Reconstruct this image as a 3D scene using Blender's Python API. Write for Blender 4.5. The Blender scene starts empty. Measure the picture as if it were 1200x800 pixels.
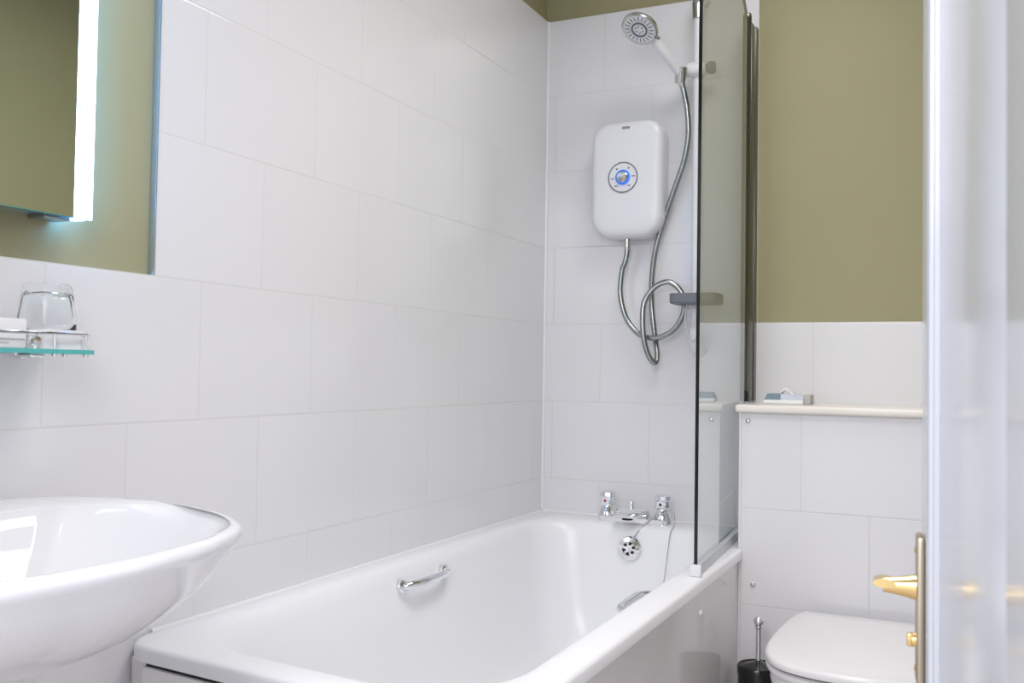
import bpy, bmesh, math, random
from mathutils import Vector, Matrix
random.seed(3)
S = bpy.context.scene
C = S.collection
PI = math.pi
V = Vector

# ------------------------------------------------------------------ camera
cam = bpy.data.cameras.new('camera')
cam_o = bpy.data.objects.new('camera', cam)
C.objects.link(cam_o)
cam.sensor_width = 36.0
cam.lens = 1126.8 * 36.0 / 1200.0
cam.clip_start = 0.02
_r = V((0.90236, 0.43070, 0.01551)); _f = V((-0.43098, 0.90187, 0.02985)).normalized()
_r = (_r - _f * _r.dot(_f)).normalized(); _u = _r.cross(_f)
M = Matrix((( _r.x, _u.x, -_f.x, 1.2647), (_r.y, _u.y, -_f.y, -2.8911), (_r.z, _u.z, -_f.z, 1.0145), (0, 0, 0, 1)))
cam_o.matrix_world = M
cam.dof.use_dof = True
cam.dof.focus_distance = 2.6
cam.dof.aperture_fstop = 13.0
S.camera = cam_o

# ------------------------------------------------------------------ exposure
S.view_settings.view_transform = 'Standard'
S.view_settings.look = 'None'
S.view_settings.gamma = 1
S.view_settings.use_curve_mapping = False
S.view_settings.exposure = 0.45

# ------------------------------------------------------------------ world and lights
w = bpy.data.worlds.new('world'); S.world = w
w.use_nodes = True
w.node_tree.nodes['Background'].inputs[0].default_value = (0.90, 0.93, 1.0, 1)
w.node_tree.nodes['Background'].inputs[1].default_value = 1.15

def area(name, loc, target, sx, sy, power, col=(1, 1, 1), shape='RECTANGLE', spread=180):
    l = bpy.data.lights.new(name, 'AREA'); l.shape = shape; l.size = sx
    if shape in ('RECTANGLE', 'ELLIPSE'): l.size_y = sy
    l.energy = power; l.color = col; l.spread = math.radians(spread)
    o = bpy.data.objects.new(name, l); C.objects.link(o)
    o.location = loc
    o.rotation_euler = (V(target) - V(loc)).to_track_quat('-Z', 'Y').to_euler()
    return o
area('ceiling_light', (.85, -0.75, 2.37), (.75, -0.7, 0), .5, .5, 5.4, (1.0, 0.97, 0.96), 'DISK', 175)
area('ceiling_light', (0.95, -1.55, 2.37), (0.85, -1.5, 0), .6, .6, 5.8, (1.0, 0.96, 0.98), 'DISK', 140)
area('hallway_fill', (1.0, -3.5, 1.95), (0.45, -1.4, 0.5), 1.2, .9, 20.0, (0.98, 0.95, 1.0))  # unseen fill light added beyond the doorway

# ------------------------------------------------------------------ materials
MATS = {}
def mat(name, col, rough=.4, metal=0.0, spec=.5, coat=0.0, bump=None, emit=None, estr=1.0, ior=1.5):
    m = bpy.data.materials.new(name); m.use_nodes = True
    nt = m.node_tree; b = nt.nodes['Principled BSDF']
    b.inputs['Base Color'].default_value = (*col, 1)
    b.inputs['Roughness'].default_value = rough
    b.inputs['Metallic'].default_value = metal
    b.inputs['Specular IOR Level'].default_value = spec
    b.inputs['Coat Weight'].default_value = coat
    b.inputs['IOR'].default_value = ior
    if emit:
        b.inputs['Emission Color'].default_value = (*emit, 1)
        b.inputs['Emission Strength'].default_value = estr
    # every surface carries at least a faint procedural variation
    tc = nt.nodes.new('ShaderNodeTexCoord'); n = nt.nodes.new('ShaderNodeTexNoise')
    sc, st, dist = bump or (40, .02, .001)
    n.inputs['Scale'].default_value = sc; n.inputs['Detail'].default_value = 3
    nt.links.new(tc.outputs['Object'], n.inputs['Vector'])
    bp = nt.nodes.new('ShaderNodeBump'); bp.inputs['Strength'].default_value = st; bp.inputs['Distance'].default_value = dist
    nt.links.new(n.outputs['Fac'], bp.inputs['Height']); nt.links.new(bp.outputs['Normal'], b.inputs['Normal'])
    MATS[name] = m
    return m

white_enamel = mat('bath_acrylic', (.90, .90, .915), .28)
panel_white = mat('bath_panel', (.86, .84, .84), .06)
ceramic = mat('ceramic', (.84, .84, .86), .06, coat=.4)
seat_white = mat('toilet_seat_plastic', (.82, .80, .80), .22)
plastic = mat('white_plastic', (.80, .80, .83), .28)
plastic2 = mat('pale_grey_plastic', (.62, .62, .62), .3)
chrome = mat('chrome', (.86, .87, .89), .08, 1.0)
chrome_dark = mat('dark_chrome', (.15, .147, .125), .27, .85)
chrome_satin = mat('satin_chrome', (.62, .62, .60), .25, 1.0)
hose_metal = mat('hose_steel', (.36, .38, .37), .25, 1.0, bump=(300, .1, .0006))
brass = mat('brass', (.80, .58, .26), .22, 1.0)
brass_pale = mat('aged_brass', (.55, .47, .36), .32, 1.0)
black = mat('black_plastic', (.012, .012, .013), .12)
dark_grey = mat('dark_grey_plastic', (.10, .105, .125), .45)
slate = mat('slate_grey', (.16, .17, .19), .4)
sealant = mat('silicone_sealant', (.86, .86, .85), .35)
sill_paint = mat('cream_gloss_paint', (.86, .81, .74), .25)
door_paint = mat('white_gloss_paint', (.66, .68, .73), .16, bump=(12, .06, .002))
ceiling_mat = mat('ceiling_paint', (.82, .82, .80), .8)
red = mat('red_mark', (.45, .02, .03), .4)
blue_mark = mat('blue_mark', (.01, .015, .07), .4)
blue_glow = mat('blue_lit_ring', (.03, .18, .75), .35, emit=(.03, .16, .8), estr=.35)
mirror_mat = mat('mirror_silver', (.90, .97, .98), .015, 1.0, bump=(1, 0, 0))
led = mat('led_strip', (.9, .95, 1), .5, emit=(.50, .72, 1.0), estr=7.0)
added_side_glow = mat('added_side_glow', (.9, .95, 1), .5, emit=(.16, .44, 1.0), estr=9.5)  # bluish emission added to light the wall beside the mirror
mirror_body = mat('mirror_edge_metal', (.35, .38, .40), .3, .8)
rubber = mat('clear_rubber', (.55, .57, .60), .3)
tissue_paper = mat('tissue_paper', (.85, .85, .84), .9)
card_blue = mat('blue_grey_card', (.20, .27, .34), .4)
card_lilac = mat('lilac_card', (.62, .64, .74), .4)
card_white = mat('white_card', (.86, .86, .87), .5)
card_grey = mat('grey_card', (.48, .48, .46), .5)
floor_mat = mat('vinyl_floor', (.60, .56, .54), .35, bump=(60, .15, .001))
hole_black = mat('hole_and_gap_black', (.01, .01, .012), .6)
teal_edge = mat('teal_glass_edge', (.10, .46, .44), .1, emit=None)
glass_edge = mat('dark_glass_edge', (.004, .006, .006), .15)
trim_metal = mat('tile_trim', (.52, .60, .66), .12, .85)

def olive_paint():
    m = mat('olive_paint', (.36, .335, .190), .55, spec=.35, bump=(90, .12, .001))
    nt = m.node_tree; b = nt.nodes['Principled BSDF']
    tc = nt.nodes.new('ShaderNodeTexCoord'); n = nt.nodes.new('ShaderNodeTexNoise'); n.inputs['Scale'].default_value = 2.2
    nt.links.new(tc.outputs['Object'], n.inputs['Vector'])
    r = nt.nodes.new('ShaderNodeValToRGB'); nt.links.new(n.outputs['Fac'], r.inputs[0])
    r.color_ramp.elements[0].color = (.35, .325, .184, 1); r.color_ramp.elements[1].color = (.372, .347, .198, 1)
    nt.links.new(r.outputs[0], b.inputs['Base Color'])
    return m
olive = olive_paint()

def tile_mat(name, axis, shift, rows=8, col=(.80, .795, .81), grout=(.70, .69, .67)):
    """glossy white wall tiles in running bond; axis = horizontal world axis of the wall"""
    m = bpy.data.materials.new(name); m.use_nodes = True
    nt = m.node_tree; b = nt.nodes['Principled BSDF']; L = nt.links
    tc = nt.nodes.new('ShaderNodeTexCoord')
    sep = nt.nodes.new('ShaderNodeSeparateXYZ'); L.new(tc.outputs['Object'], sep.inputs[0])
    au = nt.nodes.new('ShaderNodeMath'); au.operation = 'ADD'; au.inputs[1].default_value = shift
    L.new(sep.outputs[axis], au.inputs[0])
    av = nt.nodes.new('ShaderNodeMath'); av.operation = 'ADD'; av.inputs[1].default_value = -.6676 + 2.0 + .0015
    L.new(sep.outputs['Z'], av.inputs[0])
    cb = nt.nodes.new('ShaderNodeCombineXYZ'); L.new(au.outputs[0], cb.inputs[0]); L.new(av.outputs[0], cb.inputs[1])
    def brick(mortar, smooth):
        k = nt.nodes.new('ShaderNodeTexBrick'); k.offset = .5; k.offset_frequency = 2; k.squash = 1
        k.inputs['Scale'].default_value = 1.0
        k.inputs['Mortar Size'].default_value = mortar; k.inputs['Mortar Smooth'].default_value = smooth
        k.inputs['Bias'].default_value = 0
        k.inputs['Brick Width'].default_value = .3277; k.inputs['Row Height'].default_value = .25
        k.inputs['Color1'].default_value = (*col, 1); k.inputs['Color2'].default_value = (col[0]*.985, col[1]*.985, col[2]*.985, 1)
        k.inputs['Mortar'].default_value = (*grout, 1)
        L.new(cb.outputs[0], k.inputs['Vector']); return k
    k = brick(.0013, .1)
    L.new(k.outputs['Color'], b.inputs['Base Color'])
    k2 = brick(.0035, 1.0)
    inv = nt.nodes.new('ShaderNodeMath'); inv.operation = 'SUBTRACT'; inv.inputs[0].default_value = 1
    L.new(k2.outputs['Fac'], inv.inputs[1])
    bp = nt.nodes.new('ShaderNodeBump'); bp.inputs['Strength'].default_value = .3; bp.inputs['Distance'].default_value = .0012
    L.new(inv.outputs[0], bp.inputs['Height'])
    n = nt.nodes.new('ShaderNodeTexNoise'); n.inputs['Scale'].default_value = 4.5; n.inputs['Detail'].default_value = 2
    L.new(tc.outputs['Object'], n.inputs['Vector'])
    bp2 = nt.nodes.new('ShaderNodeBump'); bp2.inputs['Strength'].default_value = .2; bp2.inputs['Distance'].default_value = .006
    L.new(n.outputs['Fac'], bp2.inputs['Height']); L.new(bp.outputs['Normal'], bp2.inputs['Normal'])
    L.new(bp2.outputs['Normal'], b.inputs['Normal'])
    rr = nt.nodes.new('ShaderNodeMapRange'); rr.inputs['To Min'].default_value = .13; rr.inputs['To Max'].default_value = .6
    L.new(k.outputs['Fac'], rr.inputs['Value']); L.new(rr.outputs[0], b.inputs['Roughness'])
    return m
tile_left = tile_mat('tiles_left', 'Y', .248)
tile_back = tile_mat('tiles_back', 'X', -.196)
tile_box = tile_mat('tiles_box', 'X', -1.038)
tile_boxside = tile_mat('tiles_boxside', 'Y', 0)
tile_right = tile_mat('tiles_right', 'Y', .1)

def clear_glass(name, tint=(.93, .96, .945), r0=.04):
    """flat pane: light passes straight, the front face mirrors more at grazing angles (Schlick)"""
    m = bpy.data.materials.new(name); m.use_nodes = True
    nt = m.node_tree; L = nt.links
    for n in list(nt.nodes):
        if n.type != 'OUTPUT_MATERIAL': nt.nodes.remove(n)
    out = nt.nodes['Material Output']
    g = nt.nodes.new('ShaderNodeNewGeometry')
    d = nt.nodes.new('ShaderNodeVectorMath'); d.operation = 'DOT_PRODUCT'
    L.new(g.outputs['Normal'], d.inputs[0]); L.new(g.outputs['Incoming'], d.inputs[1])
    def mth(op, a, b=None):
        n = nt.nodes.new('ShaderNodeMath'); n.operation = op
        for i, x in enumerate((a, b)):
            if x is None: continue
            if isinstance(x, (int, float)): n.inputs[i].default_value = x
            else: L.new(x, n.inputs[i])
        return n.outputs[0]
    c = mth('ABSOLUTE', d.outputs['Value'])
    f = mth('POWER', mth('SUBTRACT', 1.0, c), 5.0)
    f = mth('ADD', mth('MULTIPLY', f, 1 - r0), r0)
    f = mth('DIVIDE', mth('MULTIPLY', f, 2.0), mth('ADD', f, 1.0))
    f = mth('MULTIPLY', f, mth('SUBTRACT', 1.0, g.outputs['Backfacing']))
    t = nt.nodes.new('ShaderNodeBsdfTransparent'); t.inputs[0].default_value = (*tint, 1)
    gl = nt.nodes.new('ShaderNodeBsdfGlossy'); gl.inputs['Roughness'].default_value = .01
    mx = nt.nodes.new('ShaderNodeMixShader'); L.new(f, mx.inputs[0]); L.new(t.outputs[0], mx.inputs[1]); L.new(gl.outputs[0], mx.inputs[2])
    L.new(mx.outputs[0], out.inputs['Surface'])
    return m
glass = clear_glass('screen_glass')
shelf_glass = clear_glass('shelf_glass', (.90, .96, .95))
real_glass = mat('tumbler_glass', (.97, .99, 1.0), .0, ior=1.27, bump=(1, 0, 0))
real_glass.node_tree.nodes['Principled BSDF'].inputs['Transmission Weight'].default_value = 1.0

# ------------------------------------------------------------------ mesh helpers
def box(bm, lo, hi, bev=0.0, seg=2, mi=0, mtx=None):
    r = bmesh.ops.create_cube(bm, size=1.0)
    vs = r['verts']
    for v in vs:
        v.co = V([lo[i] + (v.co[i] + .5) * (hi[i] - lo[i]) for i in range(3)])
    fs = set(f for v in vs for f in v.link_faces)
    for f in fs: f.material_index = mi
    if bev > 0:
        es = list(set(e for v in vs for e in v.link_edges))
        rr = bmesh.ops.bevel(bm, geom=es, offset=bev, segments=seg, affect='EDGES', profile=.5)
        for f in rr['faces']: f.material_index = mi
        vs = list(set(v for f in bm.faces if f in set(rr['faces']) for v in f.verts) | set(v for v in vs if v.is_valid))
    if mtx:
        for v in vs:
            if v.is_valid: v.co = mtx @ v.co
    return bm

def frame(axis):
    z = V(axis).normalized()
    a = V((0, 0, 1)) if abs(z.z) < .9 else V((1, 0, 0))
    x = a.cross(z).normalized(); y = z.cross(x)
    return x, y, z

def lathe(bm, prof, origin=(0, 0, 0), axis=(0, 0, 1), n=32, sy=1.0, caps=True, mi=0):
    """prof = [(radius, height)...] along the axis"""
    x, y, z = frame(axis); o = V(origin); rings = []
    for r, h in prof:
        rings.append([bm.verts.new(o + z * h + x * (r * math.cos(2*PI*i/n)) + y * (r * sy * math.sin(2*PI*i/n))) for i in range(n)])
    for a, b in zip(rings, rings[1:]):
        for i in range(n):
            f = bm.faces.new((a[i], a[(i+1) % n], b[(i+1) % n], b[i])); f.material_index = mi
    if caps:
        for k, fl in ((0, 1), (-1, 0)):
            if prof[k][0] > 1e-6:
                vv = rings[k][::-1] if fl else rings[k]
                bm.faces.new(vv).material_index = mi
    return bm

def catmull(pts, sub=8, closed=False):
    P = [V(p) for p in pts]; out = []; n = len(P)
    rng = range(n if closed else n - 1)
    for i in rng:
        if closed: p0, p1, p2, p3 = P[(i-1) % n], P[i], P[(i+1) % n], P[(i+2) % n]
        else: p0, p1, p2, p3 = P[max(i-1, 0)], P[i], P[i+1], P[min(i+2, n-1)]
        for k in range(sub):
            t = k / sub
            out.append(.5 * ((2*p1) + (p2-p0)*t + (2*p0-5*p1+4*p2-p3)*t*t + (3*p1-p0-3*p2+p3)*t**3))
    if not closed: out.append(P[-1])
    return out

def tube(bm, pts, r, n=12, closed=False, caps=True, mi=0, flat=1.0):
    P = [V(p) for p in pts]; m = len(P); rings = []
    prev = None
    for i in range(m):
        if closed: t = (P[(i+1) % m] - P[(i-1) % m])
        else: t = P[min(i+1, m-1)] - P[max(i-1, 0)]
        t.normalize()
        if prev is None: x, y, _ = frame(t)
        else:
            x = prev - t * prev.dot(t); x.normalize(); y = t.cross(x)
        prev = x
        rr = r(i / (m - 1)) if callable(r) else r
        rings.append([bm.verts.new(P[i] + x * (rr * math.cos(2*PI*k/n)) + y * (rr * flat * math.sin(2*PI*k/n))) for k in range(n)])
    for i in range(m if closed else m - 1):
        a, b = rings[i], rings[(i+1) % m]
        for k in range(n):
            bm.faces.new((a[k], a[(k+1) % n], b[(k+1) % n], b[k])).material_index = mi
    if caps and not closed:
        bm.faces.new(rings[0][::-1]).material_index = mi; bm.faces.new(rings[-1]).material_index = mi
    return bm

def prism(bm, outline, fn, t0, t1, mi=0):
    """outline of (u, v) pairs, fn(u, v, t) -> point; closed solid between t0 and t1"""
    a = [bm.verts.new(fn(u, v, t0)) for u, v in outline]; b = [bm.verts.new(fn(u, v, t1)) for u, v in outline]
    n = len(outline)
    for i in range(n): bm.faces.new((a[i], a[(i+1) % n], b[(i+1) % n], b[i])).material_index = mi
    bm.faces.new(a[::-1]).material_index = mi; bm.faces.new(b).material_index = mi
    bmesh.ops.recalc_face_normals(bm, faces=bm.faces)
    return bm

def loft(bm, loops, cap0=False, cap1=False, mi=0):
    rings = [[bm.verts.new(p) for p in l] for l in loops]
    n = len(rings[0])
    for a, b in zip(rings, rings[1:]):
        for i in range(n): bm.faces.new((a[i], a[(i+1) % n], b[(i+1) % n], b[i])).material_index = mi
    if cap0: bm.faces.new(rings[0][::-1]).material_index = mi
    if cap1: bm.faces.new(rings[-1]).material_index = mi
    bmesh.ops.recalc_face_normals(bm, faces=bm.faces)
    return bm

def rrect(x0, x1, y0, y1, r, z, k=8, rs=None):
    """rounded rectangle, anticlockwise from the lower left corner; rs = four radii"""
    rs = rs or (r,) * 4; pts = []
    cs = [(x0, y0, 1, 1, PI), (x1, y0, -1, 1, 1.5*PI), (x1, y1, -1, -1, 0), (x0, y1, 1, -1, .5*PI)]
    corners = []
    for (cx, cy, sx, sy, a0), rr in zip(cs, rs):
        ox, oy = cx + sx * rr, cy + sy * rr
        corners.append([V((ox + rr * math.cos(a0 + .5*PI*i/k), oy + rr * math.sin(a0 + .5*PI*i/k), z)) for i in range(k + 1)])
    for i in range(4):
        pts += corners[i]
        a, b = corners[i][-1], corners[(i+1) % 4][0]
        for j in range(1, 4): pts.append(a.lerp(b, j / 4))
    return pts

def obj(name, bm, m, parent=None, ang=35, smooth=True):
    me = bpy.data.meshes.new(name); bm.to_mesh(me); bm.free()
    for x in (m if isinstance(m, (list, tuple)) else [m]): me.materials.append(x)
    if smooth:
        me.polygons.foreach_set('use_smooth', [True] * len(me.polygons))
        me.set_sharp_from_angle(angle=math.radians(ang))
    o = bpy.data.objects.new(name, me); C.objects.link(o)
    if parent:
        o.parent = parent
        o.matrix_parent_inverse = parent.matrix_world.inverted()
    return o
def tag(o, label, cat, group=None):
    o['label'] = label; o['category'] = cat
    if group: o['group'] = group
    return o
def thing(name, label, cat, loc, group=None):
    o = bpy.data.objects.new(name, None); C.objects.link(o); o.location = loc
    o.matrix_world = Matrix.Translation(loc)
    return tag(o, label, cat, group)
def struct(name, bm, m, ang=35):
    o = obj(name, bm, m, ang=ang); o['kind'] = 'structure'; return o
B = bmesh.new

# ------------------------------------------------------------------ the room
ROOM_X, NEAR, CEIL = 1.76, -2.62, 2.42
TT = .013                                   # tile thickness
T1, T2 = 1.1676, 2.1676                     # tops of the half-height and the full-height tiling

bm = B(); box(bm, (-.12, NEAR - .10, -.06), (ROOM_X + .12, .12, 0)); struct('floor', bm, floor_mat)
bm = B(); box(bm, (-.5, -5.0, -.06), (2.6, NEAR - .10, -.002)); struct('floor_hallway', bm, floor_mat)
bm = B(); box(bm, (-.12, NEAR - .10, CEIL), (ROOM_X + .12, .12, CEIL + .06)); struct('ceiling', bm, ceiling_mat)

LT = -1.671                                 # where the full-height tiling of the left wall stops
bm = B()
box(bm, (-.12, NEAR - .1, 0), (-TT, .12, CEIL), mi=0)
ol = [(NEAR, 0), (0, 0), (0, T2), (LT, T2), (LT, T1), (NEAR, T1)]
prism(bm, ol, lambda u, v, t: (t, u, v), -TT, 0, mi=1)
struct('wall_left', bm, [olive, tile_left])
BT = .689
bm = B()
box(bm, (-TT, TT, 0), (ROOM_X, .12, CEIL), mi=0)
ol = [(0, 0), (ROOM_X - .001, 0), (ROOM_X - .001, T1), (BT, T1), (BT, T2), (0, T2)]
prism(bm, ol, lambda u, v, t: (u, t, v), 0, TT, mi=1)
struct('wall_back', bm, [olive, tile_back])
bm = B()
box(bm, (ROOM_X, NEAR - .1, 0), (ROOM_X + .12, .12, CEIL), mi=0)
box(bm, (ROOM_X - TT, NEAR, 0), (ROOM_X, 0, T1), mi=1)
struct('wall_right', bm, [olive, tile_right])
bm = B()
OX0, OX1, OH = .50, 1.335, 2.05
box(bm, (-TT, NEAR - .1, 0), (OX0, NEAR, CEIL)); box(bm, (OX1, NEAR - .1, 0), (ROOM_X, NEAR, CEIL)); box(bm, (OX0, NEAR - .1, OH), (OX1, NEAR, CEIL))
struct('wall_near', bm, olive)
# door lining and architrave round the doorway
bm = B()
box(bm, (OX0, NEAR - .11, 0), (OX0 + .02, NEAR + .01, OH)); box(bm, (OX1 - .02, NEAR - .11, 0), (OX1, NEAR + .01, OH)); box(bm, (OX0, NEAR - .11, OH - .02), (OX1, NEAR + .01, OH))
struct('trim_1', bm, door_paint)

# metal edge bead where the full-height tiles stop on the left wall
bm = B(); box(bm, (-TT, LT - .003, T1), (.0015, LT + .0005, T2), .002, 2); struct('trim_2', bm, trim_metal)
# silicone beads: wall corner, bath edge
bm = B(); tube(bm, [(.001, -.001, .565), (.001, -.001, T2)], .006, 8); struct('trim_3', bm, sealant)
bm = B()
tube(bm, [(.002, -1.66, .5585), (.002, -.002, .5585)], .0052, 10); tube(bm, [(.002, -.002, .5585), (.70, -.002, .5585)], .0052, 10)
struct('trim_4', bm, sealant)

# boxed-in ledge below the olive wall
BX, BY, SZ = .7195, -.355, .934
bm = B()
box(bm, (BX + .001, BY + .001, 0), (ROOM_X - TT, -.0005, SZ - .018), mi=0)
for f in bm.faces:
    if abs(f.normal.x) > .5: f.material_index = 1
struct('wall_ledge', bm, [tile_box, tile_boxside])
bm = B(); box(bm, (.708, BY - .016, SZ - .020), (ROOM_X - TT, -.0005, SZ), .006, 3); struct('trim_5', bm, sill_paint)
bm = B(); tube(bm, [(BX, BY - .0005, 0), (BX, BY - .0005, SZ - .02)], .0032, 8); struct('trim_6', bm, sealant)

for (x, z, wh) in ((.739, .892, 'top'), (.7545, .469, 'low')):
    t = tag(obj('screw_cap', lathe(B(), [(.0065, 0), (.0065, .002), (.0045, .0045), (0, .005)], (x, BY + .001, z), (0, -1, 0), 16, caps=False), chrome_satin),
        'small metal screw cap just under the cream ledge' if wh == 'top' else 'small metal screw cap in the tile above the toilet brush', 'screw cap')

# ------------------------------------------------------------------ bath
BW, BL, RZ = .728, 1.725, .56
def skew(bm):
    for v in bm.verts: v.co.y -= .09*v.co.x*min(1, max(0, (-v.co.y-1.2)/.5))
bath = thing('bathtub', 'long white acrylic bathtub in the tiled corner with chrome side grips', 'bathtub', (.36, -.87, 0))
def L4(x0, x1, y0, y1, rs, z): return rrect(x0, x1, y0, y1, 0, z, 10, rs)
e = .0015
loops = [
    L4(.012, BW-.012, -BL+.012, -e, (.045, .01, .01, .01), RZ-.028),
    L4(e, BW, -BL, -e, (.055, .014, .014, .014), RZ-.026),
    L4(e, BW, -BL, -e, (.055, .014, .014, .014), RZ-.008),
    L4(e+.002, BW-.002, -BL+.002, -e-.002, (.055, .014, .014, .014), RZ-.003),
    L4(e+.008, BW-.008, -BL+.008, -e-.008, (.055, .014, .014, .014), RZ),
    L4(.045, .672, -1.675, -.118, (.17, .17, .13, .13), RZ),
    L4(.056, .661, -1.663, -.128, (.17, .17, .13, .13), RZ-.003),
    L4(.066, .651, -1.650, -.137, (.17, .17, .13, .13), RZ-.012),
    L4(.076, .641, -1.630, -.143, (.17, .17, .13, .13), RZ-.035),
    L4(.092, .625, -1.575, -.155, (.17, .17, .13, .13), RZ-.12),
    L4(.112, .605, -1.490, -.172, (.17, .17, .13, .13), RZ-.24),
    L4(.135, .582, -1.410, -.190, (.16, .16, .13, .13), RZ-.33),
    L4(.165, .552, -1.360, -.215, (.14, .14, .12, .12), RZ-.375),
    L4(.215, .502, -1.300, -.270, (.12, .12, .10, .10), RZ-.392),
    L4(.300, .417, -1.100, -.450, (.05,)*4, RZ-.395)]
bm = B(); loft(bm, loops, cap1=True)
for yy in (BY-.007, BY-.0045):                 # the rim is notched round the boxed ledge
    bmesh.ops.bisect_plane(bm, geom=bm.verts[:] + bm.edges[:] + bm.faces[:], plane_co=(0, yy, 0), plane_no=(0, 1, 0))
for v in bm.verts:
    if v.co.y > BY-.0055 and v.co.x > .7155: v.co.x = .7155
skew(bm)
tub = obj('tub', bm, white_enamel, bath, 50)
bm = B(); box(bm, (.700, -BL+.022, .0), (.7165, BY-.001, RZ-.0285), .001, 1); obj('side_panel', bm, panel_white, bath)
bm = B(); box(bm, (.055, -BL+.002, .0), (.7150, -BL+.014, RZ-.0335), .001, 1); skew(bm); obj('end_panel', bm, panel_white, bath)
bm = B(); box(bm, (.006, -BL+.020, 0), (.050, -BL+.034, RZ-.0285), .003, 2); skew(bm); obj('corner_batten', bm, panel_white, bath)
bm = B(); box(bm, (.058, -BL+.0075, RZ-.045), (.705, -BL+.024, RZ-.0282)); skew(bm); obj('panel_gap_shade', bm, hole_black, bath)  # black strip stands in for the shade between rim and end panel
def grip(side):
    bm = B(); s = side
    if s > 0: y0, y1, x, out = -.90, -.69, .632, -.062
    else: y0, y1, x, out = -.985, -.790, .0835, .026
    z = RZ - .047 if s < 0 else RZ - .068
    pts = [(x, y0, z), (x+out*.55, y0+.008, z+.002), (x+out, y0+.04, z+.004), (x+out*1.05, (y0+y1)/2, z+.004), (x+out, y1-.04, z+.004), (x+out*.55, y1-.008, z+.002), (x, y1, z)]
    tube(bm, catmull(pts, 6), .0098, 14, flat=1.0)
    for y in (y0, y1):
        lathe(bm, [(.016, -.004), (.016, .004), (.012, .008), (0, .009)], (x, y, z), (-s, 0, .08), 20, caps=False)
    g = obj('grip_handle', bm, chrome, bath); g['label'] = 'chrome grip handle'
grip(1); grip(-1)
# overflow rose on the far inner end
OC = V((.352, -.1525, .492)); OA = V((0, -1, .12)).normalized()
bm = B(); lathe(bm, [(.036, -.003), (.036, .002), (.033, .006), (.020, .008), (.018, .006), (0, .006)], OC, OA, 36, caps=False)
ov = obj('overflow_plate', bm, chrome, bath); ov['label'] = 'chrome overflow plate with a ring of holes'
bm = B(); ax, ay, az = frame(OA)
for i in range(7):
    c = OC + az * .0085 + (ax * math.cos(i*PI/3+.3) + ay * math.sin(i*PI/3+.3)) * (.0145 if i < 6 else 0)
    if i < 6: lathe(bm, [(.0043, -.006), (.0043, .0008)], c, OA, 14)
obj('overflow_holes', bm, hole_black, ov)
bm = B(); tube(bm, catmull([OC + V((.014, -.006, .034)), (.378, -.135, .548), (.398, -.118, .571), (.43, -.10, .590), (.456, -.10, .605)], 8), .0017, 8)
tube(bm, catmull([(.472, -.10, .600), (.478, -.118, .569), (.473, -.1435, .545), (.468, -.156, .48), (.463, -.165, .42), (.455, -.19, .33), (.43, -.25, .21), (.39, -.30, .178)], 8), .0014, 8)
ch = obj('plug_chain', bm, chrome_satin, bath); ch['label'] = 'thin chrome plug chain'
bm = B(); lathe(bm, [(.024, 0), (.024, .006), (.018, .012), (.004, .014), (.004, .022), (0, .023)], (.37, -.32, .166), (0, 0, 1), 24); obj('plug', bm, chrome, bath)

# ------------------------------------------------------------------ bath mixer tap
TY = -.078
tap = thing('bath_mixer_tap', 'chrome two-handled bath mixer tap on the far bath rim', 'tap', (.343, TY, RZ))
bm = B()
out = []
for i in range(33):
    a = PI/2 + PI * i / 32; out.append((.256 + .030*math.cos(a), TY + .030*math.sin(a)))
for i in range(33):
    a = -PI/2 + PI * i / 32; out.append((.430 + .030*math.cos(a), TY + .030*math.sin(a)))
loft(bm, [[V((x, y, RZ)) for x, y in out], [V((x, y, RZ+.015)) for x, y in out], [V((.343+(x-.343)*.985, TY+(y-TY)*.75, RZ+.022)) for x, y in out]], True, True)
obj('deck_plate', bm, chrome, tap)
for x, m, nm in ((.256, red, 'red'), (.430, blue_mark, 'blue')):
    bm = B(); lathe(bm, [(.029, .0), (.0285, .014), (.023, .030), (.019, .037), (.018, .043)], (x, TY, RZ+.004), (0, 0, 1), 28)
    obj('valve_body', bm, chrome, tap)
    bm = B(); lathe(bm, [(.018, .040), (.0225, .043), (.0235, .050), (.0225, .066), (.0255, .070), (.0245, .081), (.016, .086), (0, .087)], (x, TY, RZ+.004), (0, 0, 1), 10, caps=False)
    h = obj('tap_handle', bm, chrome, tap, 20); h['label'] = 'chrome tap handle with a %s dot' % nm
    bm = B(); box(bm, (x-.011, TY-.0250, RZ+.052), (x+.011, TY-.0185, RZ+.070), .002, 2); obj('handle_inset', bm, ceramic, h)
    bm = B(); lathe(bm, [(.0042, 0), (.0042, .0015)], (x, TY-.0248, RZ+.061), (0, -1, 0), 16); obj('colour_dot', bm, m, h)
bm = B()
prof = [(0, .030, .024, .016), (.02, .032, .030, .016), (.05, .031, .034, .014), (.08, .029, .034, .012), (.102, .025, .031, .009), (.110, .014, .029, .005)]
rings = []
for d, hw, zc, hh in prof:
    rings.append([V((.343 + hw*1.45*math.copysign(abs(math.cos(a))**.6, math.cos(a)), TY - d + .012, RZ + zc + hh*math.copysign(abs(math.sin(a))**.6, math.sin(a)))) for a in [2*PI*i/28 for i in range(28)]])
loft(bm, rings, True, True)
lathe(bm, [(.010, 0), (.008, .012), (.011, .016), (.011, .022), (0, .023)], (.335, TY-.01, RZ+.042), (0, 0, 1), 16)
obj('spout', bm, chrome, tap, 45)
bm = B(); lathe(bm, [(.016, 0), (.016, -.006)], (.343, TY-.070, RZ+.022), (0, 0, 1), 20); obj('spout_aerator', bm, hole_black, tap)

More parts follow.
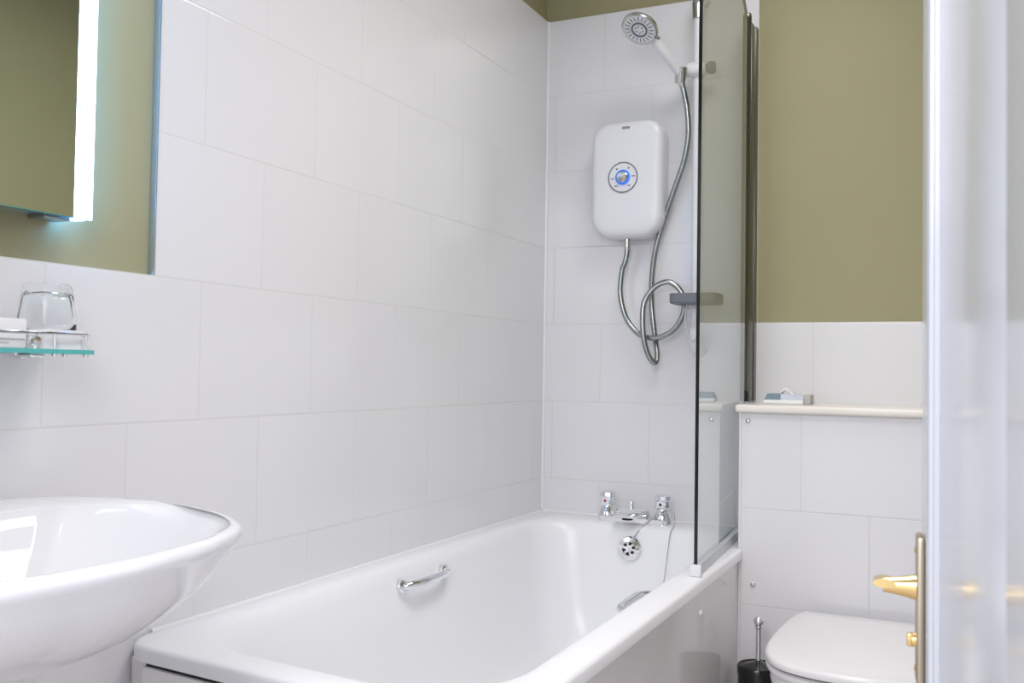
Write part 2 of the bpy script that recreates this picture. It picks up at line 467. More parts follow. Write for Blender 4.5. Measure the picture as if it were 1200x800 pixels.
# ------------------------------------------------------------------ electric shower
hx0, hx1, hz0, hz1, hy = .193, .420, 1.427, 1.787, -.098
sh = thing('electric_shower', 'white wall-mounted electric shower unit with a blue-lit round dial', 'electric shower', ((hx0+hx1)/2, 0, hz0))
bm = B()
def hl(ins, y):
    pts = rrect(hx0+ins, hx1-ins, hz0+ins*1.3, hz1-ins, 0, 0, 10, [max(.004, q - ins) for q in (.068, .068, .052, .060)])
    return [V((p.x, y, p.y)) for p in pts]
loft(bm, [hl(.010, -.001), hl(.004, -.012), hl(0, -.035), hl(0, hy+.022), hl(.003, hy+.010), hl(.010, hy+.003), hl(.022, hy), hl(.06, hy-.002)], True, True)
obj('housing', bm, plastic, sh, 40)
KX, KZ = .2995, 1.611; ky = hy - .002
bm = B(); lathe(bm, [(.0475, 0), (.0475, .0025), (.0445, .0025), (.0445, 0)], (KX, ky, KZ), (0, -1, 0), 48, caps=False)
dial = obj('dial_ring', bm, slate, sh)
bm = B(); lathe(bm, [(.0445, 0), (.044, .0015), (0, .0018)], (KX, ky, KZ), (0, -1, 0), 48, caps=False); obj('dial_face', bm, plastic, dial)
bm = B(); lathe(bm, [(.0235, .001), (.023, .005), (.0175, .006), (.0165, .003)], (KX, ky, KZ), (0, -1, 0), 40, caps=False)
o = obj('lit_ring', bm, blue_glow, dial); o['label'] = 'glowing blue ring'
bm = B(); lathe(bm, [(.018, .002), (.0175, .010), (.014, .0125), (.008, .0112), (0, .0108)], (KX, ky, KZ), (0, -1, 0), 32, caps=False); obj('control_knob', bm, chrome_satin, dial)
bm = B()
for (dx, dz, ww, hh) in ((-.019, .026, .0055, .0055), (.019, .028, .0055, .006), (-.034, -.003, .011, .0022), (.034, .002, .011, .0022), (-.021, -.026, .011, .002), (.020, -.026, .010, .002)):
    bm = B()
    if hh > .004:
        for a in (0, PI/4, PI/2, 3*PI/4):
            c, s_ = math.cos(a), math.sin(a); h2 = ww / 2
            pts = [(-h2, -.0005), (h2, -.0005), (h2, .0005), (-h2, .0005)]
            prism(bm, [(KX+dx+u*c-v*s_, KZ+dz+u*s_+v*c) for u, v in pts], lambda u, v, t: (u, t, v), ky-.0032, ky-.0015)
    else:
        n = 5
        for i in range(n):
            xx = KX + dx - ww/2 + ww*(i+.5)/n
            box(bm, (xx-ww/n*.36, ky-.0032, KZ+dz-hh/2), (xx+ww/n*.36, ky-.0015, KZ+dz+hh/2))
    obj('dial_marking', bm, slate, dial)
def text(name, body, loc, size, m, parent, shear=.25):
    cu = bpy.data.curves.new(name, 'FONT'); cu.body = body; cu.size = size; cu.extrude = .0003; cu.align_x = 'CENTER'; cu.align_y = 'CENTER'; cu.shear = shear; cu.offset = size*.02
    tmp = bpy.data.objects.new(name + '_tmp', cu); C.objects.link(tmp)
    bpy.context.view_layer.update()
    me = bpy.data.meshes.new_from_object(tmp.evaluated_get(bpy.context.evaluated_depsgraph_get()))
    bpy.data.objects.remove(tmp); me.name = name; me.materials.clear(); me.materials.append(m)
    for v in me.vertices: v.co = V((loc[0] + v.co.x, loc[1] - v.co.z, loc[2] + v.co.y))
    o = bpy.data.objects.new(name, me); C.objects.link(o); o.parent = parent; o.matrix_parent_inverse = parent.matrix_world.inverted()
    return o
text('maker_mark', 'mira', (.3065, hy-.0015, 1.765), .014, slate, sh)
bm = B(); lathe(bm, [(.0095, 0), (.0095, -.026), (.0085, -.030), (.007, -.034)], (.3008, -.055, hz0+.002), (0, 0, 1), 20); o = obj('outlet_fitting', bm, chrome_satin, sh); o['label'] = 'chrome outlet fitting'

# ------------------------------------------------------------------ riser rail
RX, RY = .520, -.065
rail = thing('shower_riser_rail', 'white vertical shower rail with grey end cap beside the glass screen', 'shower rail', (RX, 0, 1.12))
bm = B(); lathe(bm, [(.0125, 0), (.0125, 1.04)], (RX, RY, 1.10), (0, 0, 1), 24); obj('rail_pole', bm, plastic, rail)
bm = B()
tube(bm, catmull([(RX, -.001, 2.155), (RX, -.03, 2.150), (RX, -.06, 2.135), (RX, RY, 2.115), (RX, RY, 2.082)], 6), lambda t: .020 - .003*t, 20)
o = obj('end_bracket', bm, chrome_satin, rail); o['label'] = 'satin grey top bracket'
bm = B(); tube(bm, catmull([(RX, -.001, 1.085), (RX, -.03, 1.09), (RX, -.06, 1.105), (RX, RY, 1.12), (RX, RY, 1.15)], 6), lambda t: .020 - .003*t, 20); obj('end_bracket', bm, plastic, rail)
bm = B()
lathe(bm, [(.0, -.031), (.016, -.031), (.0205, -.026), (.0205, .026), (.0185, .030), (0, .030)], (RX, RY-.012, 1.925), (1, 0, 0), 28, caps=False)
box(bm, (RX-.017, RY-.020, 1.903), (RX+.017, RY+.016, 1.948), .004, 2)
sl = obj('slider', bm, plastic, rail)
bm = B(); lathe(bm, [(.012, .028), (.012, .036), (.0185, .038), (.0185, .052), (.016, .056), (0, .056)], (RX, RY-.012, 1.925), (1, 0, 0), 28, caps=False); o = obj('slider_knob', bm, slate, sl); o['label'] = 'grey turning knob'
# collar that grips the handset
HB = V((.4795, -.105, 1.905)); HT = V((.410, -.252, 2.012))
hax = (HT - HB).normalized()
bm = B(); lathe(bm, [(.0165, -.024), (.0175, .0), (.019, .022), (.0155, .023), (.0145, -.022), (.0165, -.024)], HB, (.15, -.35, 1), 24, caps=False)
o = obj('handset_collar', bm, chrome_satin, sl); o['label'] = 'chrome collar holding the handset'

# ------------------------------------------------------------------ hand shower
hs = thing('shower_handset', 'white shower handset with a chrome-ringed round spray face', 'shower handset', HB)
dirn = V((-.30, -.42, .86)).normalized()
hc = V((.402, -.255, 2.012))
bm = B()
hp = catmull([HB + V((.004, .012, -.030)), HB, HB.lerp(hc, .45) + V((0, .004, .006)), HB.lerp(hc, .8) + V((0, .014, .010)), hc + V((0, .014, .008))], 8)
tube(bm, hp, lambda t: .0115 + .006*t + .006*max(0, t-.7), 18)
obj('handle', bm, plastic, hs, 50)
fa = V((-.13, -.62, -.85)).normalized()        # direction the spray face looks
fc = hc + fa * .010
R0 = .0545
bm = B(); lathe(bm, [(.012, -.034), (.030, -.030), (.044, -.020), (.0515, -.006)], fc, fa, 40, caps=True); hd = obj('head_shell', bm, plastic, hs)
bm = B(); lathe(bm, [(.0515, -.008), (R0, -.004), (R0, .004), (R0-.003, .0075), (R0-.007, .006), (R0-.007, .002)], fc, fa, 48, caps=False); o = obj('chrome_ring', bm, chrome_satin, hs); o['label'] = 'chrome ring round the face'
bm = B(); lathe(bm, [(R0-.007, .003), (.023, .0045), (.021, .0035), (0, .004)], fc, fa, 48, caps=False); fp = obj('spray_face', bm, plastic, hs)
x, y, z = frame(fa)
bm = B()
for i in range(20):
    a = 2*PI*i/20; d = x*math.cos(a) + y*math.sin(a)
    a_, b_ = fc + z*.0048 + d*.0290, fc + z*.0040 + d*.0425
    tube(bm, [a_, b_], .0011, 6)
for i in range(6):
    a = 2*PI*i/6 + .3; d = x*math.cos(a) + y*math.sin(a)
    lathe(bm, [(.0017, .003), (.0017, .0062), (0, .0065)], fc + d*.011, fa, 10, caps=False)
obj('spray_nozzles', bm, dark_grey, fp)
bm = B(); lathe(bm, [(.0245, .0042), (.0245, .0062), (.0195, .0062), (.0195, .0042)], fc, fa, 36, caps=False); obj('centre_ring', bm, slate, fp)
d = (V((.05, 0, -.055)) - z * V((.05, 0, -.055)).dot(z)).normalized()
bm = B(); tube(bm, [fc + d*(R0-.006) + z*.004, fc + d*(R0+.010) + z*.006], lambda t: .006 - .0015*t, 12); obj('spray_lever', bm, slate, hs)

# ------------------------------------------------------------------ hose
HOSE = [(.3008,-.055,1.400),(.3006,-.055,1.385),(.2945,-.055,1.355),(0.2849,-0.0550,1.3277),(0.2802,-0.0550,1.2587),(0.2970,-0.0560,1.1894),(0.3297,-0.0580,1.1429),(0.3705,-0.0600,1.1204),(0.4186,-0.0600,1.1243),(0.4613,-0.0600,1.1539),(0.4840,-0.0600,1.2039),(0.4774,-0.0620,1.2541),(0.4532,-0.0660,1.2819),(0.4286,-0.0700,1.2881),(0.3955,-0.0760,1.2716),(0.3675,-0.0820,1.2300),(0.3630,-0.0860,1.1701),(0.3703,-0.0860,1.1026),(0.3858,-0.0780,1.0563),(0.3996,-0.0660,1.0444),(0.3994,-0.0520,1.0699),(0.3874,-0.0350,1.1213),(0.3751,-0.0280,1.1994),(0.3727,-0.0300,1.2680),(0.3775,-0.0350,1.3361),(0.3918,-0.0400,1.4115),(0.4186,-0.0450,1.4950),(0.4509,-0.0550,1.5765),(0.4812,-0.0650,1.6556),(0.4962,-0.0750,1.7298),(0.4945,-0.0850,1.8051),(0.4873,-0.0950,1.8548),(.482,-.101,1.884)]
hose = thing('shower_hose', 'looped metal shower hose hanging from the shower unit to the handset', 'shower hose', HOSE[0])
bm = B(); tube(bm, catmull(HOSE, 10), .0085, 12); obj('flexible_hose', bm, hose_metal, hose, 60)
bm = B(); lathe(bm, [(.0085, 0), (.0098, .004), (.0098, .020), (.0085, .026)], (.3008, -.055, 1.392), (0, 0, 1), 12); obj('hose_nut', bm, chrome_satin, hose)
bm = B(); lathe(bm, [(.008, 0), (.0105, .006), (.0105, .022)], (.4840, -.0995, 1.868), (-.13, -.14, 1), 12); obj('hose_nut', bm, chrome_satin, hose)

# ------------------------------------------------------------------ soap dish on the rail
sd = thing('soap_dish', 'flat dark grey soap tray clipped low on the white shower rail', 'soap dish', (.535, RY, 1.21))
bm = B(); tz = 1.2165
lp = [rrect(.464, .606, -.165, -.055, .022, z_, 6) for z_ in (tz, tz+.004, tz+.026, tz+.030)]
lp[0] = rrect(.468, .602, -.161, -.059, .020, tz, 6)
loft(bm, lp + [rrect(.468, .602, -.161, -.059, .020, tz+.030, 6), rrect(.470, .600, -.159, -.061, .018, tz+.012, 6)], True, True)
obj('tray', bm, slate, sd)
bm = B(); lathe(bm, [(.0128, -.008), (.021, -.008), (.022, 0), (.022, .040), (.0128, .040)], (RX, RY, tz-.006), (0, 0, 1), 24, caps=False); obj('rail_clip', bm, plastic, sd)
bm = B()
lpz = catmull([(.507, -.11, tz), (.503, -.112, tz-.04), (.510, -.112, tz-.085), (.527, -.112, tz-.108), (.545, -.112, tz-.085), (.552, -.112, tz-.04), (.548, -.11, tz)], 6)
tube(bm, lpz, .0035, 10); o = obj('hose_ring', bm, rubber, sd); o['label'] = 'clear plastic hose retaining loop'

# ------------------------------------------------------------------ glass shower screen
scr = thing('shower_screen', 'tall clear glass bath screen with dark metal hinge post on the bath edge', 'shower screen', (.676, -.03, RZ))
A0, A1 = V((.6745, -.096, 0)), V((.7070, -.750, 0))
dA = (A1 - A0).normalized(); nA = V((-dA.y, dA.x, 0)); LA = (A1 - A0).length
GZ0, GT = .577, .008
out = [(0, GZ0 + .352), (0, 2.045), (.10, 2.10), (.17, 2.16), (.26, 2.23), (.40, 2.28), (LA, 2.30), (LA, GZ0), (.012, GZ0)]
bm = B(); prism(bm, out, lambda u, v, t: A0 + dA*u + nA*t + V((0, 0, v)), -GT/2, GT/2)
for f in bm.faces: f.material_index = 0 if abs(f.normal.dot(nA)) > .9 else 1
gp = obj('glass_panel', bm, [glass, glass_edge], scr, smooth=False); gp['label'] = 'clear glass pane'
bm = B()
lathe(bm, [(.0125, 0), (.0125, 2.062 - SZ), (.0118, 2.066 - SZ)], (.6720, -.086, SZ+.001), (0, 0, 1), 28)
box(bm, (.6690, -.107, SZ+.001), (.6785, -.094, 2.045), .001, 1)
hp_ = obj('hinge_post', bm, chrome_dark, scr); hp_['label'] = 'dark metal hinge post'
bm = B(); box(bm, (.668, -.080, SZ+.001), (.6850, -.0005, 2.045), .003, 2); box(bm, (.6645, -.030, SZ+.001), (.6885, -.0005, 2.047), .001, 1); obj('wall_channel', bm, chrome_dark, scr)
bm = B(); lathe(bm, [(.0130, 0), (.0130, .006), (.010, .010), (0, .011)], (.6720, -.086, 2.058), (0, 0, 1), 24, caps=False); o = obj('post_cap', bm, chrome_satin, scr)
bm = B(); lathe(bm, [(.0130, 0), (.0130, .030)], (.6720, -.086, SZ+.0012), (0, 0, 1), 24); obj('post_foot', bm, black, scr)
bm = B(); o2 = [(.0, RZ+.001), (.0, GZ0+.008), (LA+.004, GZ0+.008), (LA+.004, RZ+.001)]
prism(bm, o2, lambda u, v, t: A0 + dA*(u) + nA*t + V((0, 0, v)), -.010, .010)
o = obj('bottom_seal', bm, rubber, scr, smooth=False); o['label'] = 'grey plastic seal strip along the rim'
bm = B(); box(bm, (.6975, -.765, RZ+.0005), (.7225, -.7505, GZ0+.009), .002, 2); obj('seal_end_cap', bm, plastic, scr)

# ------------------------------------------------------------------ tissue pack on the ledge
ts = thing('tissue_pack', 'small blue and white tissue pack on the cream ledge', 'tissue pack', (.80, -.15, SZ))
tx0, tx1, ty0, ty1 = .752, .875, -.215, -.145
bm = B(); box(bm, (tx0, ty0, SZ+.0005), (tx1-.018, ty1, SZ+.011), .002, 2); obj('pack_base', bm, card_white, ts)
bm = B(); prism(bm, [(tx0, SZ+.011), (tx0+.010, SZ+.028), (tx0+.045, SZ+.028), (tx0+.045, SZ+.011)], lambda u, v, t: (u, t, v), ty0+.002, ty1); o = obj('pack_flap', bm, card_blue, ts, smooth=False); o['label'] = 'blue-grey flap'
bm = B(); prism(bm, [(tx0+.0452, SZ+.011), (tx0+.0452, SZ+.028), (tx0+.085, SZ+.026), (tx1-.018, SZ+.020), (tx1-.018, SZ+.011)], lambda u, v, t: (u, t, v), ty0+.002, ty1); o = obj('pack_wrapper', bm, card_lilac, ts, smooth=False); o['label'] = 'pale lilac wrapper'
bm = B(); box(bm, (tx1-.0178, ty0+.006, SZ+.0005), (tx1, ty1, SZ+.026), .002, 2); o = obj('pack_end', bm, card_grey, ts); o['label'] = 'pale grey end'
bm = B()
rows = []
for i in range(9):
    t = i/8
    cx_ = tx0 + .040 + .040*t; zz = SZ + .0275 + .016*math.sin(PI*min(1, t*1.15)) * (1 - .45*t)
    rows.append([V((cx_, -.188 + .006*math.sin(3*t+j), zz*1.0 + .003*math.sin(2.1*j+5*t))) + V((0, .030*(j/6-.5), -.010*abs(j/6-.5))) for j in range(7)])
g = [[bm.verts.new(p) for p in r] for r in rows]
for i in range(8):
    for j in range(6): bm.faces.new((g[i][j], g[i][j+1], g[i+1][j+1], g[i+1][j]))
o = obj('tissue', bm, tissue_paper, ts, 80); sm = o.modifiers.new('s', 'SOLIDIFY'); sm.thickness = .002; o['label'] = 'white tissue poking out'

# ------------------------------------------------------------------ toilet
TX, TB, TF = 1.050, -.400, -.908
toilet = thing('toilet', 'white toilet with closed lid against the tiled ledge', 'toilet', (TX, -.62, 0))
def tl(hw, yb, yf, z, nb=.93, flat=.13):
    """D-shaped outline: nearly straight back, long rounded front"""
    P = []
    ctrl = [(0, yb), (nb*hw*.85, yb-.001), (nb*hw*.955, yb-.016), (nb*hw*1.01, yb-.045), (hw*.985, yb-.11), (hw*1.02, yb-.20), (hw*1.02, yb-.31*abs(yf-yb)/.508-.03), (hw*.94, yb-.82*abs(yf-yb)), (hw*.73, yb-.93*abs(yf-yb)), (hw*.38, yb-.985*abs(yf-yb)), (0, yf)]
    half = catmull([V((x, y, 0)) for x, y in ctrl], 5)
    right = [V((TX + p.x, p.y, z)) for p in half]
    left = [V((TX - p.x, p.y, z)) for p in half[1:-1]][::-1]
    return right + left
def tls(k, z): return [V((TX + (p.x-TX)*k, (TB+TF)/2 + (p.y-(TB+TF)/2)*k, z)) for p in tl(.1835, TB, TF, z)]
LZ = .430
bm = B(); loft(bm, [tl(.174, TB-.003, TF+.009, LZ-.019), tl(.1825, TB, TF, LZ-.015), tl(.1835, TB, TF-.001, LZ-.006), tl(.181, TB-.002, TF+.002, LZ-.001), tls(.955, LZ+.0015), tls(.75, LZ+.0035), tls(.4, LZ+.005), tls(.1, LZ+.0055)], True, True)
obj('lid', bm, seat_white, toilet, 50)
bm = B(); loft(bm, [tl(.176, TB-.003, TF+.007, LZ-.036), tl(.181, TB, TF+.002, LZ-.033), tl(.182, TB, TF+.001, LZ-.0265), tl(.175, TB-.003, TF+.009, LZ-.0225)], True, True)
obj('seat', bm, seat_white, toilet, 50)
bm = B(); loft(bm, [tl(.11, TB-.02, TF+.20, 0.001), tl(.115, TB-.01, TF+.17, .10), tl(.130, TB, TF+.12, .20), tl(.152, TB+.0, TF+.06, .29), tl(.170, TB+.0, TF+.022, .345), tl(.175, TB, TF+.012, .375), tl(.172, TB-.002, TF+.014, LZ-.0375)], True, True)
box(bm, (TX-.11, TB-.02, .001), (TX+.11, BY-.002, .37), .02, 3)
obj('bowl', bm, ceramic, toilet, 50)
for s_ in (-1, 1):
    bm = B(); lathe(bm, [(.013, 0), (.013, .018), (.010, .022), (0, .023)], (TX + s_*.075, TB+.016, LZ-.038), (0, 0, 1), 20, caps=False); obj('hinge', bm, chrome, toilet)

# ------------------------------------------------------------------ toilet brush
tb = thing('toilet_brush', 'black toilet brush pot with a chrome handle beside the toilet', 'toilet brush', (.789, -.45, 0))
bm = B(); lathe(bm, [(.046, 0.001), (.049, .004), (.050, .270), (.0515, .276), (.0515, .290), (.049, .294), (.046, .290), (.030, .296), (.012, .302), (.0065, .304)], (.789, -.45, 0), (0, 0, 1), 40, caps=True); obj('brush_pot', bm, black, tb)
bm = B(); lathe(bm, [(.0065, .300), (.0065, .385)], (.789, -.45, 0), (0, 0, 1), 18); lathe(bm, [(.0065, .382), (.0095, .385), (.0095, .389), (.006, .391)], (.789, -.45, 0), (0, 0, 1), 20); h = obj('handle', bm, chrome, tb); h['label'] = 'chrome handle rod'
bm = B()
lathe(bm, [(.0001, .388)] + [(.0125*math.sin(a), .4005 - .0125*math.cos(a)) for a in [PI*(i+1)/14 for i in range(12)]] + [(.0001, .413)], (.789, -.45, 0), (0, 0, 1), 24, caps=False); obj('handle_knob', bm, chrome, h)

# ------------------------------------------------------------------ wash basin
NC = -2.18
basin = thing('wash_basin', 'white ceramic pedestal wash basin on the tiled left wall', 'wash basin', (.2, NC, 0))
half = catmull([(.001, -.250+.0, 0), (.001, .215, 0), (.045, .278, 0), (.12, .318, 0), (.235, .326, 0), (.350, .294, 0), (.418, .256, 0), (.466, .208, 0), (.500, .13, 0), (.516, .05, 0), (.520, 0, 0)][1:], 6)
half = [V((p.x, p.y)) for p in half]
full = [(p.x, NC + p.y) for p in half] + [(p.x, NC - p.y) for p in half[::-1][1:]]
NB = 12                                       # points along the wall
full += [(.001, NC - .215 + .43*(i+1)/(NB+1)) for i in range(NB)]
CX = .27
def oring(s, z, cx=0.0, grow=0.0, xs=None):
    xs = s if xs is None else xs
    out = []
    for x, y in full:
        out.append(V((max(.001, x*xs), NC + (y-NC)*s, z)))
    return out
def iring(s, z, rx=.198, ry=.280, cx=.308, k=1.0):
    out = []
    for x, y in full:
        a = math.atan2((y-NC)/1.25, x-CX)
        ca, sa = math.cos(a), math.sin(a)
        q = .72
        ex = rx*s*math.copysign(abs(ca)**q, ca); ey = ry*s*math.copysign(abs(sa)**q, sa)
        out.append(V((cx + ex, NC + ey, z)))
    return out
def mix(a, b, t): return [p.lerp(q, t) for p, q in zip(a, b)]
BZ = .820
def lift(r):
    # the rim sweeps slightly up towards the wall side corners
    return r
bm = B()
o_top = oring(1, BZ)
i_top = iring(1.03, BZ)
def inset(d, z):
    cc = V((CX-.02, NC, z)); out = []
    for p in oring(1, z):
        v = (p - cc); L_ = v.length; q = cc + v * ((L_-d)/L_)
        if p.x < .01: q.x = .001
        out.append(q)
    return out
def inner(k, z):
    out = []
    for p in inset(.022, z):
        x = .115 + p.x*(.492-.115)/.492; y = p.y
        out.append(V((.305 + (x-.305)*k, NC + (y-NC)*k, z)))
    return out
loops = [oring(.30, .662, xs=.56), oring(.42, .671, xs=.64), oring(.58, .688, xs=.745), oring(.70, .707, xs=.825), oring(.80, .731, xs=.885), oring(.88, .755, xs=.935), oring(.94, .779, xs=.966), oring(.972, .793, xs=.982), oring(.988, .800, xs=.992), oring(.997, .805, xs=.998), oring(1.0, .810), oring(.998, .815, xs=.9985),
         inset(.004, .8185), inset(.009, BZ), inset(.015, BZ), inner(1.01, BZ-.0015), inner(1.0, BZ-.003), inner(.98, BZ-.006), inner(.945, BZ-.012), inner(.90, BZ-.024), inner(.83, BZ-.045), inner(.72, BZ-.072), inner(.56, BZ-.100), inner(.35, BZ-.128), inner(.10, BZ-.1365)]
loft(bm, loops, True, True)
obj('bowl', bm, ceramic, basin, 60)
bm = B(); lathe(bm, [(.026, 0), (.026, .003), (.018, .005), (.010, .001), (0, .001)], (.288, NC, BZ-.1365), (0, 0, 1), 24, caps=False); obj('waste_ring', bm, chrome, basin)
bm = B()
pl = [[V((.02 + .22*(.5+.5*math.cos(a))*w_ , NC + .105*w_*math.sin(a), z_)) for a in [2*PI*i/40 for i in range(40)]] for z_, w_ in ((.001, 1.08), (.03, 1.02), (.10, .96), (.40, .93), (.58, .98), (.650, 1.06))]
loft(bm, pl, True, True); obj('pedestal', bm, ceramic, basin)
bm = B()
lathe(bm, [(.024, 0), (.022, .01), (.020, .08), (.018, .10)], (.06, NC, BZ-.002), (0, 0, 1), 24)
tube(bm, catmull([(.06, NC, BZ+.045), (.10, NC, BZ+.060), (.15, NC, BZ+.055), (.165, NC, BZ+.035)], 6), .011, 14)
lathe(bm, [(.021, .10), (.024, .105), (.022, .135), (0, .14)], (.06, NC, BZ-.002), (0, 0, 1), 12, caps=False)
tag(obj('basin_tap', bm, chrome, None), 'chrome mixer tap on the wash basin ledge', 'tap')

# ------------------------------------------------------------------ glass shelf above the basin
SH0, SH1, SD, SZZ = -2.42, -1.887, .118, 1.0275
shelf = thing('glass_shelf', 'teal-edged glass shelf with a chrome gallery rail above the basin', 'shelf', (.06, -2.15, SZZ))
bm = B()
loft(bm, [rrect(.004, SD, SH0, SH1, .006, z_, 4, (.004, .014, .014, .004)) for z_ in (SZZ, SZZ+.0065)], True, True)
for f in bm.faces: f.material_index = 0 if abs(f.normal.z) > .9 else 1
o = obj('glass_plate', bm, [shelf_glass, teal_edge], shelf, smooth=False); o['label'] = 'clear glass plate with a teal edge'
bm = B(); rz_ = SZZ + .028
tube(bm, catmull([(.004, SH1-.006, rz_), (SD-.030, SH1-.006, rz_), (SD-.010, SH1-.010, rz_), (SD-.006, SH1-.030, rz_)], 5) + [V((SD-.006, SH0+.03, rz_))] + catmull([(SD-.006, SH0+.030, rz_), (SD-.010, SH0+.010, rz_), (SD-.03, SH0+.006, rz_), (.004, SH0+.006, rz_)], 5)[1:], .0023, 10)
gr = obj('gallery_rail', bm, chrome, shelf)
for x_, y_ in ((SD-.012, SH1-.012), (SD-.006, SH1-.070), (SD-.006, -2.14), (SD-.012, SH0+.012), (.055, SH1-.006)):
    bm = B(); lathe(bm, [(.0018, SZZ+.006), (.0018, rz_)], (x_, y_, 0), (0, 0, 1), 10); lathe(bm, [(.0042, SZZ-.003), (.0042, SZZ)], (x_, y_, 0), (0, 0, 1), 12); obj('rail_post', bm, chrome, gr)
for y_ in (-1.925, -2.35):
    bm = B(); lathe(bm, [(.019, 0), (.019, .006), (.013, .012), (.010, .030), (0, .032)], (.001, y_, SZZ+.012), (1, 0, 0), 28, caps=False); box(bm, (.006, y_-.012, SZZ-.005), (.040, y_+.012, SZZ-.0005), .0015, 1); obj('wall_bracket', bm, chrome, shelf)

bm = B()
prof = [(.0265, .0), (.0272, .003)]
n = 48; c0 = V((.066, -1.934, SZZ+.0345))
def gl_ring(r, z_, fl=0):
    return [c0 + V(((r + fl*math.cos(8*a))*math.cos(a), (r + fl*math.cos(8*a))*math.sin(a), z_)) for a in [2*PI*i/n for i in range(n)]]
H_ = .066
loft(bm, [gl_ring(.0385, 0), gl_ring(.0395, .001), gl_ring(.0390, .010), gl_ring(.0375, .020, .0006), gl_ring(.0345, .050, .0011), gl_ring(.0318, H_-.012, .0011), gl_ring(.0305, H_-.003, .0006), gl_ring(.0285, H_),
          gl_ring(.010, H_+.0002), gl_ring(.010, H_-.0128), gl_ring(.0265, H_-.013), gl_ring(.0292, H_-.017), gl_ring(.0325, .050), gl_ring(.0362, .010), gl_ring(.0375, .001), gl_ring(.0385, 0)][:8] + [], False, False)
bm9 = B(); lathe(bm9, [(0, -.006), (.006, -.0055), (.0085, 0), (.0085, .004), (.006, .007), (0, .0075)], (SD-.012, -1.985, SZZ+.017), (1, 0, 0), 20, caps=False); lathe(bm9, [(.003, .006), (.003, .028)], (SD-.010, -1.985, SZZ), (0, 0, 1), 10); obj('rail_clip', bm9, chrome, gr)
bm2 = B()
loft(bm2, [gl_ring(.0002, H_-.013), gl_ring(.0255, H_-.013), gl_ring(.0290, H_-.017), gl_ring(.0322, .038), gl_ring(.0362, .010), gl_ring(.0375, .001), gl_ring(.0385, 0), gl_ring(.0395, .001), gl_ring(.0392, .010), gl_ring(.0378, .020, .0006), gl_ring(.0350, .038, .0011), gl_ring(.0324, H_-.012, .0011), gl_ring(.0312, H_-.003, .0006), gl_ring(.0295, H_), gl_ring(.0002, H_)], True, True)
bm.free()
tag(obj('tumbler', bm2, real_glass, None, 60), 'clear faceted glass tumbler standing upside down on the glass shelf', 'glass')
bm = B(); box(bm, (.022, -2.10, SZZ+.0068), (.088, -1.982, SZZ+.0475), .003, 2)
bm9 = B(); loft(bm9, [rrect(.028, .104, -1.976, -1.897, .012, z_, 5) for z_ in (SZZ+.0068, SZZ+.0300)] + [rrect(.026, .106, -1.978, -1.895, .013, z_, 5) for z_ in (SZZ+.0310, SZZ+.0340)], True, True)
tag(obj('coaster_block', bm9, card_white), 'small white block under the tumbler on the glass shelf', 'block')
wb = obj('soap_box', bm, card_white, None); tag(wb, 'white box on the glass shelf left of the tumbler', 'box')
bm = B(); box(bm, (.0885, -2.09, SZZ+.018), (.0888, -1.986, SZZ+.020)); box(bm, (.0885, -2.09, SZZ+.013), (.0888, -2.01, SZZ+.0145)); o = obj('printed_band', bm, card_grey, wb, smooth=False)

# ------------------------------------------------------------------ illuminated mirror
MX, MY1, MY0, MZ0, MZ1 = .040, -1.8375, -2.45, 1.2345, 1.98
mr = thing('illuminated_mirror', 'rectangular wall mirror with a bright vertical LED strip near its edge', 'mirror', (0, -2.15, MZ0))
bm = B(); box(bm, (-.009, MY0+.03, MZ0+.012), (MX-.006, MY1-.03, MZ1-.012)); obj('mirror_case', bm, mirror_body, mr)
bm = B(); box(bm, (.004, MY1-.0245, MZ0+.001), (MX-.0056, MY1-.001, MZ1-.001), .001, 1); o = obj('added_glow_strip', bm, added_side_glow, mr, smooth=False); o['label'] = 'added glowing strip hidden behind the mirror edge'  # added emitter, out of view, casts the blue glow on the wall
bm = B(); box(bm, (MX-.0055, MY0, MZ0), (MX-.0012, MY1, MZ1)); obj('backing_glass', bm, teal_edge, mr)
bm = B(); box(bm, (MX-.0012, MY0+.034, MZ0+.0008), (MX, MY1-.0342, MZ1-.0008)); obj('mirror_glass', bm, mirror_mat, mr, smooth=False)
for a_, b_ in ((MY1-.0250, MY1-.0008), (MY0+.0008, MY0+.0250)):
    bm = B(); box(bm, (MX-.0012, a_, MZ0+.0008), (MX+.0001, b_, MZ1-.0008)); o = obj('led_strip', bm, led, mr, smooth=False); o['label'] = 'bright frosted LED strip'
for a_, b_ in ((MY1-.0340, MY1-.0285), (MY0+.0285, MY0+.0340)):
    bm = B(); box(bm, (MX-.0012, a_, MZ0+.0008), (MX+.0001, b_, MZ1-.0008)); o = obj('led_line', bm, led, mr, smooth=False); o['label'] = 'thin lit line beside the LED strip'
bm = B(); box(bm, (-.009, MY1-.075, MZ0-.004), (.028, MY1-.030, MZ0+.004), .001, 1); obj('hanging_bracket', bm, mirror_body, mr)

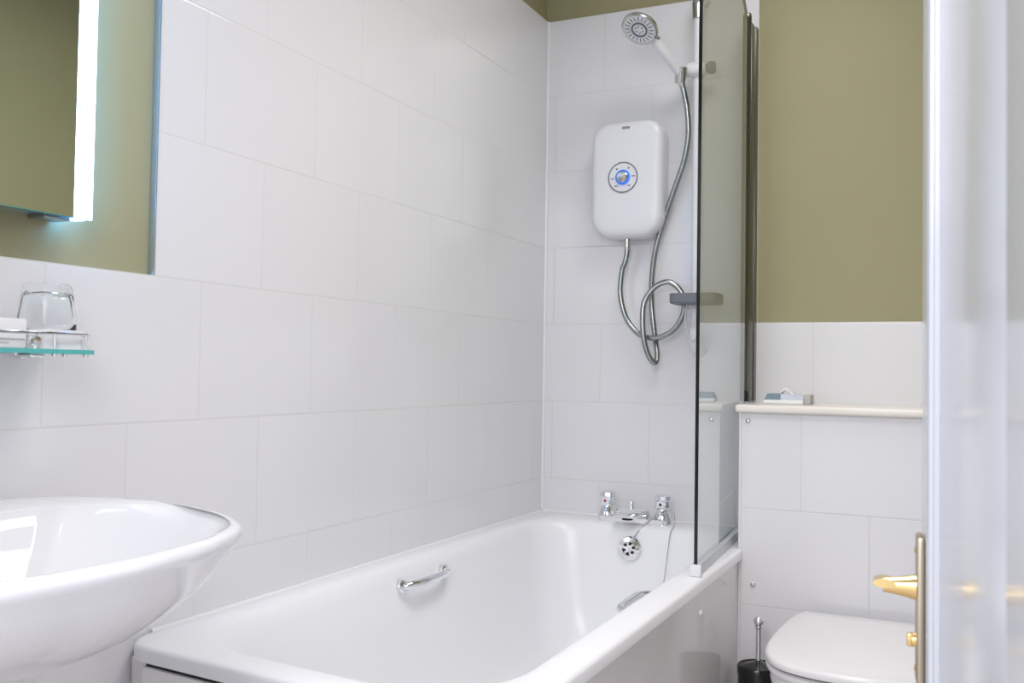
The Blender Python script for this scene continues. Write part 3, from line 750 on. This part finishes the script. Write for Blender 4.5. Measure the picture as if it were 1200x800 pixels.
# ------------------------------------------------------------------ door
E0 = V((1.2215, -1.868, 0)); E1 = V((1.2800, -2.478, 0))
dd = (E1 - E0).normalized(); E1 = E0 + dd * .735
dn = V((dd.y, -dd.x, 0));                     # towards the bath
if dn.x > 0: dn = -dn
DW = (E1 - E0).length; DTK = .038
def dp(u, w, z): return E0 + dd*u + dn*w + V((0, 0, z))
def dbox(bm, u0, u1, w0, w1, z0, z1, mi=0, bev=0, seg=2):
    m_ = Matrix(((dd.x, dn.x, 0, E0.x), (dd.y, dn.y, 0, E0.y), (0, 0, 1, 0), (0, 0, 0, 1)))
    k0 = len(bm.verts)
    box(bm, (u0, w0, z0), (u1, w1, z1), bev, seg, mi)
    bm.verts.ensure_lookup_table()
    for v in bm.verts[k0:]: v.co = m_ @ v.co
    bmesh.ops.recalc_face_normals(bm, faces=bm.faces)
bm = B()
PU0, PU1 = .100, .585
dbox(bm, 0, DW, -DTK+.0, -.008, .008, 1.98, bev=.002)
dbox(bm, 0, PU0, -.020, 0, .008, 1.98, bev=.002); dbox(bm, PU1, DW, -.020, 0, .008, 1.98, bev=.002)
for z0, z1 in ((.008, .22), (1.86, 1.98)): dbox(bm, PU0-.004, PU1+.004, -.020, -.0002, z0, z1, bev=.001)
door = obj('door_1', bm, door_paint); door['kind'] = 'structure'
bm = B()
for u in (PU0, PU1-.012): dbox(bm, u, u+.012, -.010, -.0035, .22, 1.86, bev=.002)
obj('panel_moulding', bm, door_paint, door)
# brass lock plate, lever, turn
bm = B(); dbox(bm, .018, .058, .0002, .007, .728, .866, bev=.0028)
lp_ = obj('handle_plate', bm, brass_pale, door); lp_['label'] = 'worn brass plate'
HO = dp(.038, .006, .817)
bm = B(); lathe(bm, [(.0120, 0), (.0115, .003), (.0095, .010), (.0070, .026), (.0066, .030)], HO, dn, 28)
k_ = obj('handle_neck', bm, brass, lp_); k_['label'] = 'polished brass neck'
bm = B()
q0 = HO + dn*.029
tube(bm, catmull([q0 + dd*.010 + V((0, 0, .003)), q0 + V((0, 0, .002)), q0 - dd*.035 + V((0, 0, -.001)), q0 - dd*.075 + V((0, 0, -.010)) - dn*.002, q0 - dd*.098 + V((0, 0, -.016)) - dn*.004], 6), lambda t: .0100 - .002*t, 16, flat=.42)
obj('lever', bm, brass, lp_)
TO = dp(.038, .0065, .768)
bm = B(); lathe(bm, [(.007, 0), (.006, .004)], TO, dn, 20); dbox(bm, .034, .042, .008, .015, .762, .774, bev=.0015); obj('privacy_turn', bm, brass, lp_)
for z_ in (.742, .852): 
    bm = B(); lathe(bm, [(.0035, 0), (.0025, .0015), (0, .0018)], dp(.038, .0069, z_), dn, 12, caps=False); obj('screw', bm, brass, lp_)
for z_ in (.25, 1.0, 1.75):
    bm = B(); lathe(bm, [(.006, -.04), (.006, .04)], dp(DW+.002, -.002, z_), (0, 0, 1), 12); obj('hinge', bm, brass_pale, door)
